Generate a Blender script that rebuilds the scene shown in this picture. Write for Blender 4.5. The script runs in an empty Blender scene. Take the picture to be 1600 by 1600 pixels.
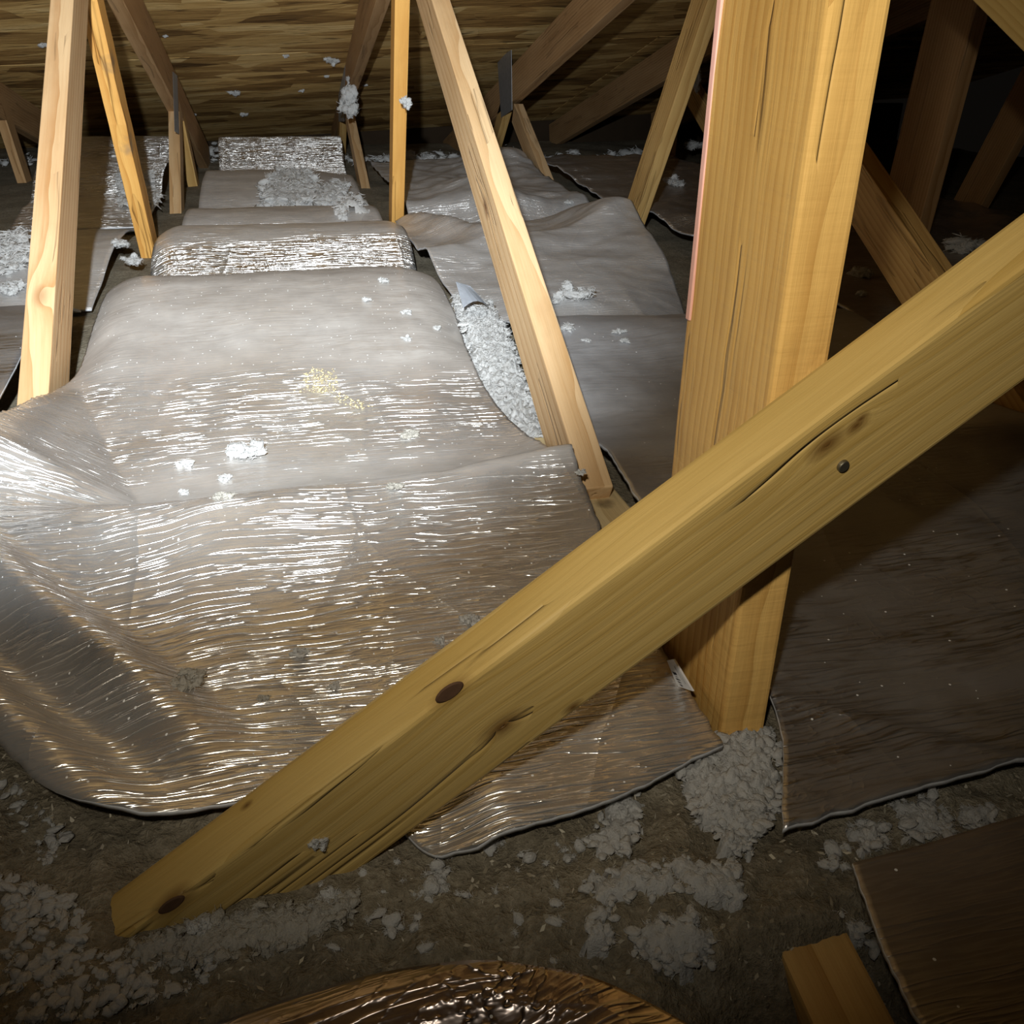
import bpy, bmesh, math, random
import numpy as np
from mathutils import Vector, Matrix, noise as mn

random.seed(7)
np.random.seed(7)
S = bpy.context.scene
COL = S.collection

# ------------------------------------------------------------------ camera
F = 1400.0                                  # focal length in pixels of the 1600 px frame
CAM = np.array([0.0, 0.0, 0.40])            # eye 0.4 m above the foil
_a = (770 - 800) / F
_Y = np.array([(428 - 800) / F, (83 - 800) / F, 1.0])      # where the trusses run to
_D = np.array([_a, -(_Y[0] * _a + 1) / _Y[1], 1.0])        # straight down
_Y /= np.linalg.norm(_Y); _D /= np.linalg.norm(_D)
_X = np.cross(_D, _Y)
W = np.array([_X, _Y, -_D])                 # camera (right, down, forward) -> world
cd = bpy.data.cameras.new('camera')
cd.sensor_width = 36; cd.lens = 36 * F / 1600
cd.clip_start = 0.01
cam = bpy.data.objects.new('camera', cd); COL.objects.link(cam)
M3 = np.column_stack([W @ [1, 0, 0], W @ [0, -1, 0], W @ [0, 0, -1]])
cam.matrix_world = Matrix.Translation(Vector(CAM)) @ Matrix(M3.tolist()).to_4x4()
S.camera = cam

# ------------------------------------------------------------------ light: a head torch above the lens
w = bpy.data.worlds.new('attic_dark'); S.world = w; w.use_nodes = True
w.node_tree.nodes['Background'].inputs['Color'].default_value = (0.012, 0.010, 0.008, 1)
w.node_tree.nodes['Background'].inputs['Strength'].default_value = 0.25
S.view_settings.view_transform = 'Standard'
S.view_settings.look = 'None'
S.view_settings.exposure = 0.0
S.view_settings.gamma = 1.0
S.view_settings.use_curve_mapping = False

def spot(name, loc, target, energy, size, blend, color, radius):
    l = bpy.data.lights.new(name, 'SPOT')
    l.energy = energy; l.spot_size = math.radians(size); l.spot_blend = blend
    l.color = color; l.shadow_soft_size = radius
    o = bpy.data.objects.new(name, l); COL.objects.link(o)
    o.location = loc
    o.rotation_euler = (Vector(target) - Vector(loc)).to_track_quat('-Z', 'Y').to_euler()
    return o
TORCH = (-0.06, -0.02, 0.54)
spot('head_torch_beam', TORCH, (-0.16, 3.2, 0.03), 290, 65, 1.0, (0.87, 0.945, 1.0), 0.012)
spot('head_torch_halo', TORCH, (0.24, 1.2, 0.32), 19, 112, 1.0, (1.0, 0.92, 0.76), 0.012)

# ------------------------------------------------------------------ surveying helpers
def ray(px, py):
    return W @ np.array([(px - 800) / F, (py - 800) / F, 1.0])
def on_x(px, py, x):
    r = ray(px, py); return CAM + r * (x / r[0])
def on_y(px, py, y):
    r = ray(px, py); return CAM + r * (y / r[1])
def on_z(px, py, z):
    r = ray(px, py); return CAM + r * ((z - CAM[2]) / r[2])
def on_h(px, py, h):                        # where a sight line meets a height field
    r = ray(px, py); lo = 0.15; prev = None
    for t in np.linspace(0.15, 9, 900):
        p = CAM + r * t
        if p[2] <= h(p[0], p[1]):
            a, b = prev if prev is not None else t, t
            for _ in range(20):
                m = (a + b) / 2; p = CAM + r * m
                if p[2] <= h(p[0], p[1]): b = m
                else: a = m
            return CAM + r * b
        prev = t
    return CAM + r * 3.0
def interp(pts):
    xs = np.array([p[0] for p in pts]); ys = np.array([p[1] for p in pts])
    # monotone smooth (hermite with finite-difference tangents)
    d = np.gradient(ys, xs)
    def f(x):
        if x <= xs[0]: return float(ys[0])
        if x >= xs[-1]: return float(ys[-1])
        i = int(np.searchsorted(xs, x) - 1); i = max(0, min(i, len(xs) - 2))
        h = xs[i + 1] - xs[i]; t = (x - xs[i]) / h
        return float((2*t**3-3*t*t+1)*ys[i] + (t**3-2*t*t+t)*h*d[i] + (-2*t**3+3*t*t)*ys[i+1] + (t**3-t*t)*h*d[i+1])
    return f
def clamp(v, a=0.0, b=1.0): return max(a, min(b, v))
def sstep(a, b, v):
    t = clamp((v - a) / (b - a)); return t * t * (3 - 2 * t)
def ns(x, y, z=0.0): return mn.noise(Vector((x, y, z)))

# ------------------------------------------------------------------ object helpers
def link(name, me, mat=None, parent=None):
    o = bpy.data.objects.new(name, me); COL.objects.link(o)
    if mat is not None:
        me.materials.append(mat)
    if parent is not None:
        o.parent = parent
    return o
def empty(name, loc=(0, 0, 0)):
    o = bpy.data.objects.new(name, None); COL.objects.link(o)
    o.location = loc; o.empty_display_size = 0.05
    return o
def tag(o, label=None, cat=None, group=None, kind=None):
    if label: o['label'] = label
    if cat: o['category'] = cat
    if group: o['group'] = group
    if kind: o['kind'] = kind
    return o
def mesh(name, verts, faces, smooth=False):
    me = bpy.data.meshes.new(name)
    me.from_pydata([tuple(map(float, v)) for v in verts], [], faces)
    me.update()
    if smooth:
        me.polygons.foreach_set('use_smooth', [True] * len(me.polygons))
    return me

# ------------------------------------------------------------------ materials
class NT:
    def __init__(s, name):
        s.m = bpy.data.materials.new(name); s.m.use_nodes = True
        s.t = s.m.node_tree; s.n = s.t.nodes; s.l = s.t.links
        s.n.clear()
        s.out = s.n.new('ShaderNodeOutputMaterial')
        s.b = s.n.new('ShaderNodeBsdfPrincipled'); s.l.new(s.b.outputs[0], s.out.inputs[0])
    def node(s, t, **kw):
        n = s.n.new(t)
        for k, v in kw.items(): setattr(n, k, v)
        return n
    def put(s, sock, v):
        if isinstance(v, bpy.types.NodeSocket): s.l.new(v, sock)
        elif v is not None: sock.default_value = v
    def math(s, op, a, b=None, c=None, cl=False):
        n = s.node('ShaderNodeMath', operation=op); n.use_clamp = cl
        s.put(n.inputs[0], a); s.put(n.inputs[1], b)
        if c is not None: s.put(n.inputs[2], c)
        return n.outputs[0]
    def coord(s, which='Object'):
        return s.node('ShaderNodeTexCoord').outputs[which]
    def mapping(s, v, scale=(1, 1, 1), loc=(0, 0, 0), rot=(0, 0, 0)):
        n = s.node('ShaderNodeMapping'); s.l.new(v, n.inputs[0])
        n.inputs['Scale'].default_value = scale; n.inputs['Location'].default_value = loc
        n.inputs['Rotation'].default_value = rot
        return n.outputs[0]
    def noise(s, v, scale, detail=3, rough=0.5, dist=0.0, out='Fac'):
        n = s.node('ShaderNodeTexNoise'); s.l.new(v, n.inputs['Vector'])
        n.inputs['Scale'].default_value = scale; n.inputs['Detail'].default_value = detail
        n.inputs['Roughness'].default_value = rough; n.inputs['Distortion'].default_value = dist
        return n.outputs[out]
    def voro(s, v, scale, feature='F1', out='Distance', rnd=1.0):
        n = s.node('ShaderNodeTexVoronoi', feature=feature); s.l.new(v, n.inputs['Vector'])
        n.inputs['Scale'].default_value = scale; n.inputs['Randomness'].default_value = rnd
        return n.outputs[out]
    def ramp(s, fac, stops):
        n = s.node('ShaderNodeValToRGB'); s.l.new(fac, n.inputs[0]); e = n.color_ramp.elements
        while len(e) < len(stops): e.new(0.5)
        for k, (p, c) in zip(e, stops):
            k.position = p; k.color = (*c, 1) if len(c) == 3 else c
        return n.outputs[0]
    def mix(s, fac, a, b, mode='MIX'):
        n = s.node('ShaderNodeMix', data_type='RGBA', blend_type=mode)
        s.put(n.inputs[0], fac)
        for sock, v in ((n.inputs[6], a), (n.inputs[7], b)):
            s.put(sock, (*v, 1) if isinstance(v, tuple) and len(v) == 3 else v)
        return n.outputs[2]
    def addv(s, a, b, k):
        m = s.node('ShaderNodeVectorMath', operation='SCALE'); s.l.new(b, m.inputs[0]); m.inputs['Scale'].default_value = k
        n = s.node('ShaderNodeVectorMath', operation='ADD'); s.l.new(a, n.inputs[0]); s.l.new(m.outputs[0], n.inputs[1])
        return n.outputs[0]
    def bump(s, h, dist, strength=1.0, normal=None):
        n = s.node('ShaderNodeBump'); s.l.new(h, n.inputs['Height'])
        n.inputs['Distance'].default_value = dist; n.inputs['Strength'].default_value = strength
        if normal is not None: s.l.new(normal, n.inputs['Normal'])
        return n.outputs[0]
    def ridge(s, f, power):                 # narrow crest where the noise crosses its middle
        a = s.math('MULTIPLY', s.math('SUBTRACT', f, 0.5), 2.0)
        a = s.math('SUBTRACT', 1.0, s.math('ABSOLUTE', a), cl=True)
        return s.math('POWER', a, power)

def wood(name, light, dark, seed=0.0, saw=0.0, knots=(), ring=1.0, rough=0.62, stains=(), cracks=0.35, blotch=0.9):
    """Sawn softwood: grain along local X. knots: (x, y, z, radius)"""
    t = NT(name)
    co = t.mapping(t.coord(), loc=(seed, seed * 1.7, seed * 0.6))
    warp = t.noise(t.mapping(co, (2.2, 9, 9)), 1.0, 3, 0.5, out='Color')
    v = t.addv(co, warp, 0.018)
    knot_mask = None; raw = t.coord()
    for (kx, ky, kz, kr) in knots:
        n = t.node('ShaderNodeVectorMath', operation='SUBTRACT'); t.l.new(raw, n.inputs[0]); n.inputs[1].default_value = (kx, ky, kz)
        m = t.node('ShaderNodeVectorMath', operation='MULTIPLY'); t.l.new(n.outputs[0], m.inputs[0]); m.inputs[1].default_value = (0.55, 1, 1)
        L = t.node('ShaderNodeVectorMath', operation='LENGTH'); t.l.new(m.outputs[0], L.inputs[0])
        d = L.outputs['Value']
        k = t.math('SUBTRACT', 1.0, t.math('DIVIDE', d, kr), cl=True)
        wv = t.math('DIVIDE', kr * kr * 0.8, t.math('ADD', d, kr * 0.5))
        cx = t.node('ShaderNodeCombineXYZ'); t.l.new(wv, cx.inputs[1]); t.l.new(wv, cx.inputs[2])
        a = t.node('ShaderNodeVectorMath', operation='ADD'); t.l.new(v, a.inputs[0]); t.l.new(cx.outputs[0], a.inputs[1]); v = a.outputs[0]
        knot_mask = k if knot_mask is None else t.math('MAXIMUM', knot_mask, k)
    wv = t.node('ShaderNodeTexWave', wave_type='RINGS', rings_direction='X', wave_profile='SAW')
    t.l.new(t.mapping(v, (0.35, 1, 1), loc=(0, 0.045, 0.03)), wv.inputs['Vector'])
    wv.inputs['Scale'].default_value = 34 * ring; wv.inputs['Distortion'].default_value = 2.2
    wv.inputs['Detail'].default_value = 2; wv.inputs['Detail Scale'].default_value = 0.7
    rings = t.math('POWER', wv.outputs['Fac'], 2.0)
    fine = t.noise(t.mapping(v, (5, 260, 260)), 1.0, 4, 0.6)
    blot = t.noise(t.mapping(co, (3, 16, 16)), 1.0, 4, 0.55)
    f = t.math('ADD', t.math('MULTIPLY', rings, 0.42), t.math('MULTIPLY', fine, 0.45))
    f = t.math('ADD', f, t.math('MULTIPLY', t.math('SUBTRACT', blot, 0.5), blotch))
    c = t.ramp(f, [(0.05, light), (0.85, dark)])
    crack = t.ridge(t.noise(t.mapping(v, (1.1, 28, 28)), 1.0, 3, 0.55), 30)
    gate = t.math('GREATER_THAN', t.noise(t.mapping(co, (4, 20, 20), loc=(3, 1, 2)), 1.0, 2), 0.56)
    crack = t.math('MULTIPLY', crack, gate)
    c = t.mix(t.math('MULTIPLY', crack, cracks), c, tuple(x * 0.36 for x in dark))
    grime = t.math('MULTIPLY', t.math('SUBTRACT', t.noise(t.mapping(co, (9, 30, 30), loc=(5, 5, 5)), 1.0, 5, 0.65), 0.55), 2.2, cl=True)
    c = t.mix(t.math('MULTIPLY', grime, 0.35), c, tuple(x * 0.45 for x in dark))
    if knot_mask is not None:
        c = t.mix(t.math('MULTIPLY', knot_mask, 1.1, cl=True), c, (dark[0] * 0.38, dark[1] * 0.30, dark[2] * 0.28))
    for (sx, sy, sz, sr, col) in stains:
        n = t.node('ShaderNodeVectorMath', operation='DISTANCE'); t.l.new(raw, n.inputs[0]); n.inputs[1].default_value = (sx, sy, sz)
        d = t.math('ADD', n.outputs['Value'], t.math('MULTIPLY', t.math('SUBTRACT', t.noise(co, 60, 3), 0.5), sr * 1.2))
        c = t.mix(t.math('MULTIPLY', t.math('SUBTRACT', 1.0, t.math('DIVIDE', d, sr), cl=True), 1.3, cl=True), c, col)
    t.l.new(c, t.b.inputs['Base Color'])
    t.b.inputs['Roughness'].default_value = rough
    t.b.inputs['Specular IOR Level'].default_value = 0.3
    hh = t.math('ADD', t.math('MULTIPLY', fine, 0.6), t.math('MULTIPLY', rings, 0.25))
    hh = t.math('SUBTRACT', hh, t.math('MULTIPLY', crack, 1.5))
    if saw:
        sw = t.noise(t.mapping(co, (150, 14, 14), rot=(0, 0, 0.25)), 1.0, 3, 0.6)
        hh = t.math('ADD', hh, t.math('MULTIPLY', sw, saw))
    t.l.new(t.bump(hh, 0.0012, 0.8), t.b.inputs['Normal'])
    return t.m

def foil(name, dust=0.45, dust_col=(0.36, 0.33, 0.29), rough=0.27, wr=1.0, seed=0.0, tint=(0.80, 0.78, 0.76), rot=0.0, cross=0.5, dist=0.0022, gate0=0.22, crumbs=0.93, crw=0.45):
    """Crinkled aluminium laminate under dust; UV is in metres, wrinkles run along U."""
    t = NT(name)
    uv = t.mapping(t.coord('UV'), loc=(seed, seed * 0.7, 0), rot=(0, 0, rot))
    big = t.noise(uv, 5.0, 2, 0.5, out='Color')
    v = t.addv(uv, big, 0.030)
    gate = t.math('MULTIPLY', t.math('SUBTRACT', t.noise(t.mapping(uv, (5, 14, 1), loc=(7, 7, 0)), 1.0, 2, 0.5), gate0), 3.0, cl=True)
    w1 = t.ridge(t.noise(t.mapping(v, (8, 98, 1)), 1.0, 2.0, 0.5), 12)
    w1 = t.math('MULTIPLY', w1, gate)
    w2 = t.ridge(t.noise(t.mapping(v, (24, 180, 1), loc=(3.1, 1.7, 0)), 1.0, 1.5, 0.5), 8)
    w2 = t.math('MULTIPLY', w2, gate)
    fine = t.noise(t.mapping(v, (210, 240, 1)), 1.0, 2, 0.5)
    ce = t.voro(t.mapping(v, (5.5, 4.0, 1), rot=(0, 0, 0.6)), 1.0, 'DISTANCE_TO_EDGE')
    crease = t.math('POWER', t.math('SUBTRACT', 1.0, t.math('MULTIPLY', ce, 22), cl=True), 2)
    crack = t.ridge(t.noise(t.mapping(v, (48, 60, 1), loc=(9, 4, 0)), 1.0, 2.5, 0.55), 10)
    patch = t.math('MULTIPLY', t.math('SUBTRACT', t.noise(uv, 9, 2, 0.5), 0.40), 4, cl=True)
    h = t.math('ADD', t.math('MULTIPLY', w1, 1.0 * wr), t.math('MULTIPLY', w2, 0.22 * wr))
    h = t.math('ADD', h, t.math('MULTIPLY', crease, crw))
    h = t.math('ADD', h, t.math('MULTIPLY', fine, 0.035 * wr))
    h = t.math('ADD', h, t.math('MULTIPLY', t.math('MULTIPLY', crack, patch), cross))
    at = t.node('ShaderNodeAttribute'); at.attribute_name = 'dust'; settled = at.outputs['Fac']
    h = t.math('MULTIPLY', h, t.math('SUBTRACT', 1.0, t.math('MULTIPLY', settled, 0.88)))
    nrm = t.bump(h, dist, 1.0)
    d1 = t.noise(uv, 7, 4, 0.6)
    dd = t.math('ADD', dust, t.math('MULTIPLY', t.math('SUBTRACT', d1, 0.5), 0.45), cl=True)
    rub = t.math('MAXIMUM', w1, t.math('MULTIPLY', w2, 0.7))
    dd = t.math('SUBTRACT', dd, t.math('MULTIPLY', rub, 0.30), cl=True)
    dd = t.math('ADD', dd, t.math('MULTIPLY', settled, 0.55), cl=True)
    cv = t.node('ShaderNodeTexVoronoi', feature='F1'); t.l.new(t.mapping(uv, (1, 1, 1)), cv.inputs['Vector']); cv.inputs['Scale'].default_value = 210
    sp = t.node('ShaderNodeSeparateColor'); t.l.new(cv.outputs['Color'], sp.inputs[0])
    crumb = t.math('MULTIPLY', t.math('LESS_THAN', cv.outputs['Distance'], 0.20), t.math('GREATER_THAN', sp.outputs[0], crumbs))
    t.b.inputs['Base Color'].default_value = (*tint, 1)
    t.b.inputs['Metallic'].default_value = 1.0
    t.b.inputs['Roughness'].default_value = rough
    t.l.new(nrm, t.b.inputs['Normal'])
    df = t.node('ShaderNodeBsdfDiffuse')
    dn = t.noise(uv, 30, 4, 0.6)
    dc = t.mix(dn, tuple(x * 0.75 for x in dust_col), tuple(min(1, x * 1.25) for x in dust_col))
    worn = t.math('MULTIPLY', t.math('MULTIPLY', rub, 0.7), t.math('SUBTRACT', 1.0, settled, cl=True))
    dc = t.mix(worn, dc, tuple(min(0.75, x * 2.2 + 0.08) for x in dust_col))
    t.l.new(t.mix(crumb, dc, (0.8, 0.8, 0.8)), df.inputs['Color'])
    t.l.new(t.bump(h, dist * 0.25, 0.6), df.inputs['Normal'])
    mx = t.node('ShaderNodeMixShader')
    t.l.new(t.math('MAXIMUM', dd, crumb), mx.inputs[0]); t.l.new(t.b.outputs[0], mx.inputs[1]); t.l.new(df.outputs[0], mx.inputs[2])
    t.l.new(mx.outputs[0], t.out.inputs[0])
    return t.m

def plain(name, col, rough=0.9, metal=0.0, var=0.0, scale=40, bump=0.0):
    t = NT(name)
    co = t.coord()
    n = t.noise(co, scale, 4, 0.6)
    c = t.mix(n, tuple(x * (1 - var) for x in col), tuple(min(1, x * (1 + var)) for x in col))
    t.l.new(c, t.b.inputs['Base Color'])
    t.b.inputs['Roughness'].default_value = rough; t.b.inputs['Metallic'].default_value = metal
    t.b.inputs['Specular IOR Level'].default_value = 0.2
    if bump: t.l.new(t.bump(n, bump, 1.0), t.b.inputs['Normal'])
    return t.m

def osb_mat():
    t = NT('strand_board')
    co = t.coord()
    base = t.noise(t.mapping(co, (2.0, 5, 1)), 1.0, 3, out='Color')
    v = t.addv(co, base, 0.10)
    c1 = t.node('ShaderNodeTexVoronoi', feature='F1'); t.l.new(t.mapping(v, (3.2, 12, 1), rot=(0, 0, 0.10)), c1.inputs['Vector']); c1.inputs['Scale'].default_value = 1
    c2 = t.node('ShaderNodeTexVoronoi', feature='F1'); t.l.new(t.mapping(v, (4, 10, 1), rot=(0, 0, -0.16), loc=(3, 7, 0)), c2.inputs['Vector']); c2.inputs['Scale'].default_value = 1
    g = t.noise(t.mapping(v, (5, 42, 1)), 1.0, 6, 0.72)
    sep = t.node('ShaderNodeSeparateColor'); t.l.new(c1.outputs['Color'], sep.inputs[0])
    sep2 = t.node('ShaderNodeSeparateColor'); t.l.new(c2.outputs['Color'], sep2.inputs[0])
    f = t.math('ADD', t.math('MULTIPLY', sep.outputs[0], 0.38), t.math('MULTIPLY', sep2.outputs[1], 0.32))
    f = t.math('ADD', f, t.math('MULTIPLY', t.math('SUBTRACT', g, 0.25), 0.7))
    c = t.ramp(f, [(0.12, (0.08, 0.038, 0.011)), (0.36, (0.34, 0.19, 0.058)), (0.58, (0.60, 0.38, 0.135)), (0.92, (0.82, 0.60, 0.28))])
    gap = t.math('MULTIPLY', t.math('SUBTRACT', t.noise(t.mapping(v, (7, 34, 1), loc=(2, 2, 0)), 1.0, 3, 0.6), 0.58), 8, cl=True)
    c = t.mix(t.math('MULTIPLY', gap, 0.75), c, (0.045, 0.022, 0.008))
    t.l.new(c, t.b.inputs['Base Color']); t.b.inputs['Roughness'].default_value = 0.8
    t.b.inputs['Specular IOR Level'].default_value = 0.2
    h = t.math('SUBTRACT', t.math('ADD', f, g), gap)
    t.l.new(t.bump(h, 0.004, 0.9), t.b.inputs['Normal'])
    return t.m

def floor_mat():
    t = NT('cellulose_floor')
    co = t.coord()
    n1 = t.noise(co, 9, 5, 0.6); n2 = t.noise(co, 190, 5, 0.7); n3 = t.noise(co, 55, 4, 0.65)
    f = t.math('ADD', t.math('MULTIPLY', n1, 0.35), t.math('ADD', t.math('MULTIPLY', n2, 0.5), t.math('MULTIPLY', n3, 0.3)))
    c = t.ramp(f, [(0.35, (0.085, 0.072, 0.050)), (0.58, (0.25, 0.215, 0.155)), (0.78, (0.46, 0.41, 0.32))])
    t.l.new(c, t.b.inputs['Base Color']); t.b.inputs['Roughness'].default_value = 1.0
    t.b.inputs['Specular IOR Level'].default_value = 0.1
    t.l.new(t.bump(t.math('ADD', n2, n3), 0.006, 1.0), t.b.inputs['Normal'])
    return t.m

def chip_mat():
    t = NT('cellulose_chips')
    g = t.node('ShaderNodeNewGeometry')
    c = t.ramp(g.outputs['Random Per Island'], [(0.0, (0.16, 0.135, 0.09)), (0.6, (0.30, 0.26, 0.19)), (0.9, (0.46, 0.42, 0.34)), (1.0, (0.6, 0.55, 0.42))])
    t.l.new(c, t.b.inputs['Base Color']); t.b.inputs['Roughness'].default_value = 1
    return t.m

def fluff_mat(name, col=(0.93, 0.925, 0.91), lo=0.8):
    t = NT(name)
    co = t.node('ShaderNodeNewGeometry').outputs['Position']
    n = t.noise(co, 260, 4, 0.65); n2 = t.noise(co, 800, 4, 0.7)
    c = t.mix(n, tuple(x * lo for x in col), col)
    t.l.new(c, t.b.inputs['Base Color']); t.b.inputs['Roughness'].default_value = 1.0
    t.b.inputs['Specular IOR Level'].default_value = 0.05
    t.l.new(t.bump(t.math('ADD', n, t.math('MULTIPLY', n2, 0.6)), 0.004, 0.8), t.b.inputs['Normal'])
    tr = t.node('ShaderNodeBsdfTranslucent'); t.l.new(c, tr.inputs[0])
    mx = t.node('ShaderNodeMixShader'); mx.inputs[0].default_value = 0.45
    t.l.new(t.b.outputs[0], mx.inputs[1]); t.l.new(tr.outputs[0], mx.inputs[2]); t.l.new(mx.outputs[0], t.out.inputs[0])
    return t.m

MAT_OSB = osb_mat(); MAT_FLOOR = floor_mat(); MAT_CHIP = chip_mat()
MAT_FLUFF = fluff_mat('white_fiberglass'); MAT_FLUFF_GREY = fluff_mat('dusty_fiberglass', (0.80, 0.765, 0.69), 0.75)
MAT_PLATE = plain('galvanised_plate', (0.42, 0.43, 0.45), 0.5, 0.8, 0.3, 60)
MAT_STEEL = plain('nail_steel', (0.22, 0.20, 0.15), 0.45, 0.9, 0.3, 200)
MAT_EDGE = plain('foil_cut_edge', (0.55, 0.56, 0.58), 0.6, 0.3, 0.3, 200)
MAT_DARKHOLE = plain('knot_dark', (0.085, 0.045, 0.025), 0.8, 0, 0.3, 200)
PALE_L = (0.60, 0.42, 0.235); PALE_D = (0.38, 0.21, 0.08)
GOLD_L = (0.62, 0.40, 0.15); GOLD_D = (0.36, 0.19, 0.05)
ORNG_L = (0.74, 0.42, 0.12); ORNG_D = (0.47, 0.20, 0.035)
BRWN_L = (0.50, 0.31, 0.15); BRWN_D = (0.27, 0.135, 0.045)
OLIV_L = (0.53, 0.375, 0.135); OLIV_D = (0.38, 0.24, 0.060)
WOODS = dict(
    pale=wood('pine_pale', PALE_L, PALE_D, 0.3), pale2=wood('pine_pale_second', PALE_L, PALE_D, 5.3, ring=0.7),
    gold=wood('pine_golden', GOLD_L, GOLD_D, 2.1), orange=wood('pine_orange', ORNG_L, ORNG_D, 3.7),
    brown=wood('pine_brown', BRWN_L, BRWN_D, 4.9))

# ------------------------------------------------------------------ lumber
def beam(name, corner0, corner1, wdir, tdir, wd, th, mat, parent=None, seg=8, bev=0.0018, cham=None, wobble=0.0):
    """Board whose edge line runs corner0 -> corner1; wd along wdir, th along tdir. Local X is the grain."""
    A = Vector(corner0); B = Vector(corner1); ax = (B - A); L = ax.length; ax.normalize()
    wv = Vector(wdir); wv = (wv - ax * wv.dot(ax)).normalized()
    tv = ax.cross(wv)
    if tv.dot(Vector(tdir)) < 0: tv = -tv
    bm = bmesh.new()
    r = []
    sec = [(0, 0), (1, 0), (1, 1), (0, 1)]
    for i in range(seg + 1):
        x = L * i / seg - L / 2
        ring = []
        for (a, b) in sec:
            wob = (ns(i * 0.7, a * 3 + b * 5, L * 7) * wobble) if wobble else 0
            ring.append(bm.verts.new((x, (a - 0.5) * wd + wob, (b - 0.5) * th + wob * 0.6)))
        r.append(ring)
    for i in range(seg):
        for k in range(4):
            bm.faces.new((r[i][k], r[i][(k + 1) % 4], r[i + 1][(k + 1) % 4], r[i + 1][k]))
    bm.faces.new(r[0][::-1]); bm.faces.new(r[-1])
    right = ax.cross(wv).dot(tv) > 0
    bmesh.ops.recalc_face_normals(bm, faces=bm.faces)
    es = [e for e in bm.edges if len(e.link_faces) == 2 and e.link_faces[0].normal.dot(e.link_faces[1].normal) < 0.5]
    bmesh.ops.bevel(bm, geom=es, offset=bev, segments=2, affect='EDGES', profile=0.6)
    me = bpy.data.meshes.new(name)
    if not right:
        for v in bm.verts: v.co.z = -v.co.z
        bmesh.ops.reverse_faces(bm, faces=bm.faces)
        tv_l = -tv
    else:
        tv_l = tv
    bm.to_mesh(me); bm.free()
    o = link(name, me, mat, parent)
    c = (A + B) / 2 + wv * wd / 2 + tv * th / 2
    m = Matrix.Identity(4)
    for i, vv in enumerate((ax, wv, tv_l)):
        m[0][i], m[1][i], m[2][i] = vv
    m.translation = c
    if parent is not None:
        o.matrix_parent_inverse = Matrix.Identity(4)
        o.matrix_basis = Matrix.Translation(-Vector(parent.location)) @ m
    else:
        o.matrix_world = m
    return o, m

ROOF_B = -0.225
def roof_z(x, y): return 0.550 + ROOF_B * (y - 3.0) + 0.05 * (x - 0.26)      # underside of the roof boards

class Truss:
    def __init__(s, x_near, side, label):
        s.x = x_near; s.side = side             # side +1: truss lies to the right of the eye
        s.root = empty('roof_truss', (x_near, 2.4, 0.0))
        tag(s.root, label, 'truss')
    def web(s, p0, p1, mat, wd=0.080, th=0.032, ext0=0.0, ext1=0.0, name='web', **kw):
        """p0 upper and p1 lower image points of the near front edge, measured on the truss plane"""
        A = Vector(on_x(*p0, s.x)); B = Vector(on_x(*p1, s.x))
        return s.web3(A, B, mat, wd, th, ext0, ext1, name, **kw)
    def web3(s, A, B, mat, wd=0.080, th=0.032, ext0=0.0, ext1=0.0, name='web', flip=False, **kw):
        A = Vector(A); B = Vector(B)
        d = (B - A).normalized(); A = A - d * ext0; B = B + d * ext1
        mid = (A + B) / 2
        away = mid - Vector(CAM); away.x = 0
        perp = Vector((0, -d.z, d.y))
        if (perp.dot(away) < 0) != flip: perp = -perp
        return beam(name, A, B, perp, (s.side, 0, 0), wd, th, mat, s.root, **kw)
    def plate(s, quad, name='connector_plate'):
        xs = s.x - s.side * 0.0012
        P = [Vector(on_x(*q, xs)) for q in quad]
        bm = bmesh.new(); N = 7; M = 4
        g = [[None] * (N + 1) for _ in range(M + 1)]
        for i in range(M + 1):
            for j in range(N + 1):
                a, b = i / M, j / N
                p = (P[0] * (1 - a) + P[1] * a) * (1 - b) + (P[3] * (1 - a) + P[2] * a) * b
                g[i][j] = bm.verts.new(p - s.root.location)
        fs = [bm.faces.new((g[i][j], g[i + 1][j], g[i + 1][j + 1], g[i][j + 1])) for i in range(M) for j in range(N)]
        inner = bmesh.ops.inset_individual(bm, faces=fs, thickness=0.003)
        for f in fs:
            for v in f.verts: v.co.x += s.side * 0.0008          # punched dimples
        r = bmesh.ops.solidify(bm, geom=bm.faces[:], thickness=0.001)
        bmesh.ops.recalc_face_normals(bm, faces=bm.faces)
        me = bpy.data.meshes.new(name); bm.to_mesh(me); bm.free()
        return link(name, me, MAT_PLATE, s.root)
    def chord(s, low, y0, y1, h=0.115, mat=None, th=0.036):
        """top chord with lower edge line through two measured points, cut to y0..y1"""
        (ya, za), (yb, zb) = low
        k = (zb - za) / (yb - ya)
        A = Vector((s.x, y0, za + k * (y0 - ya))); B = Vector((s.x, y1, za + k * (y1 - ya)))
        return beam('top_chord', A, B, (0, 0, 1), (s.side, 0, 0), h, th, mat or WOODS['brown'], s.root, seg=10)

XC, XL, XR, XR2, XL2, XR3 = 0.259, -0.316, 0.869, 1.479, -0.926, 2.089

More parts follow.
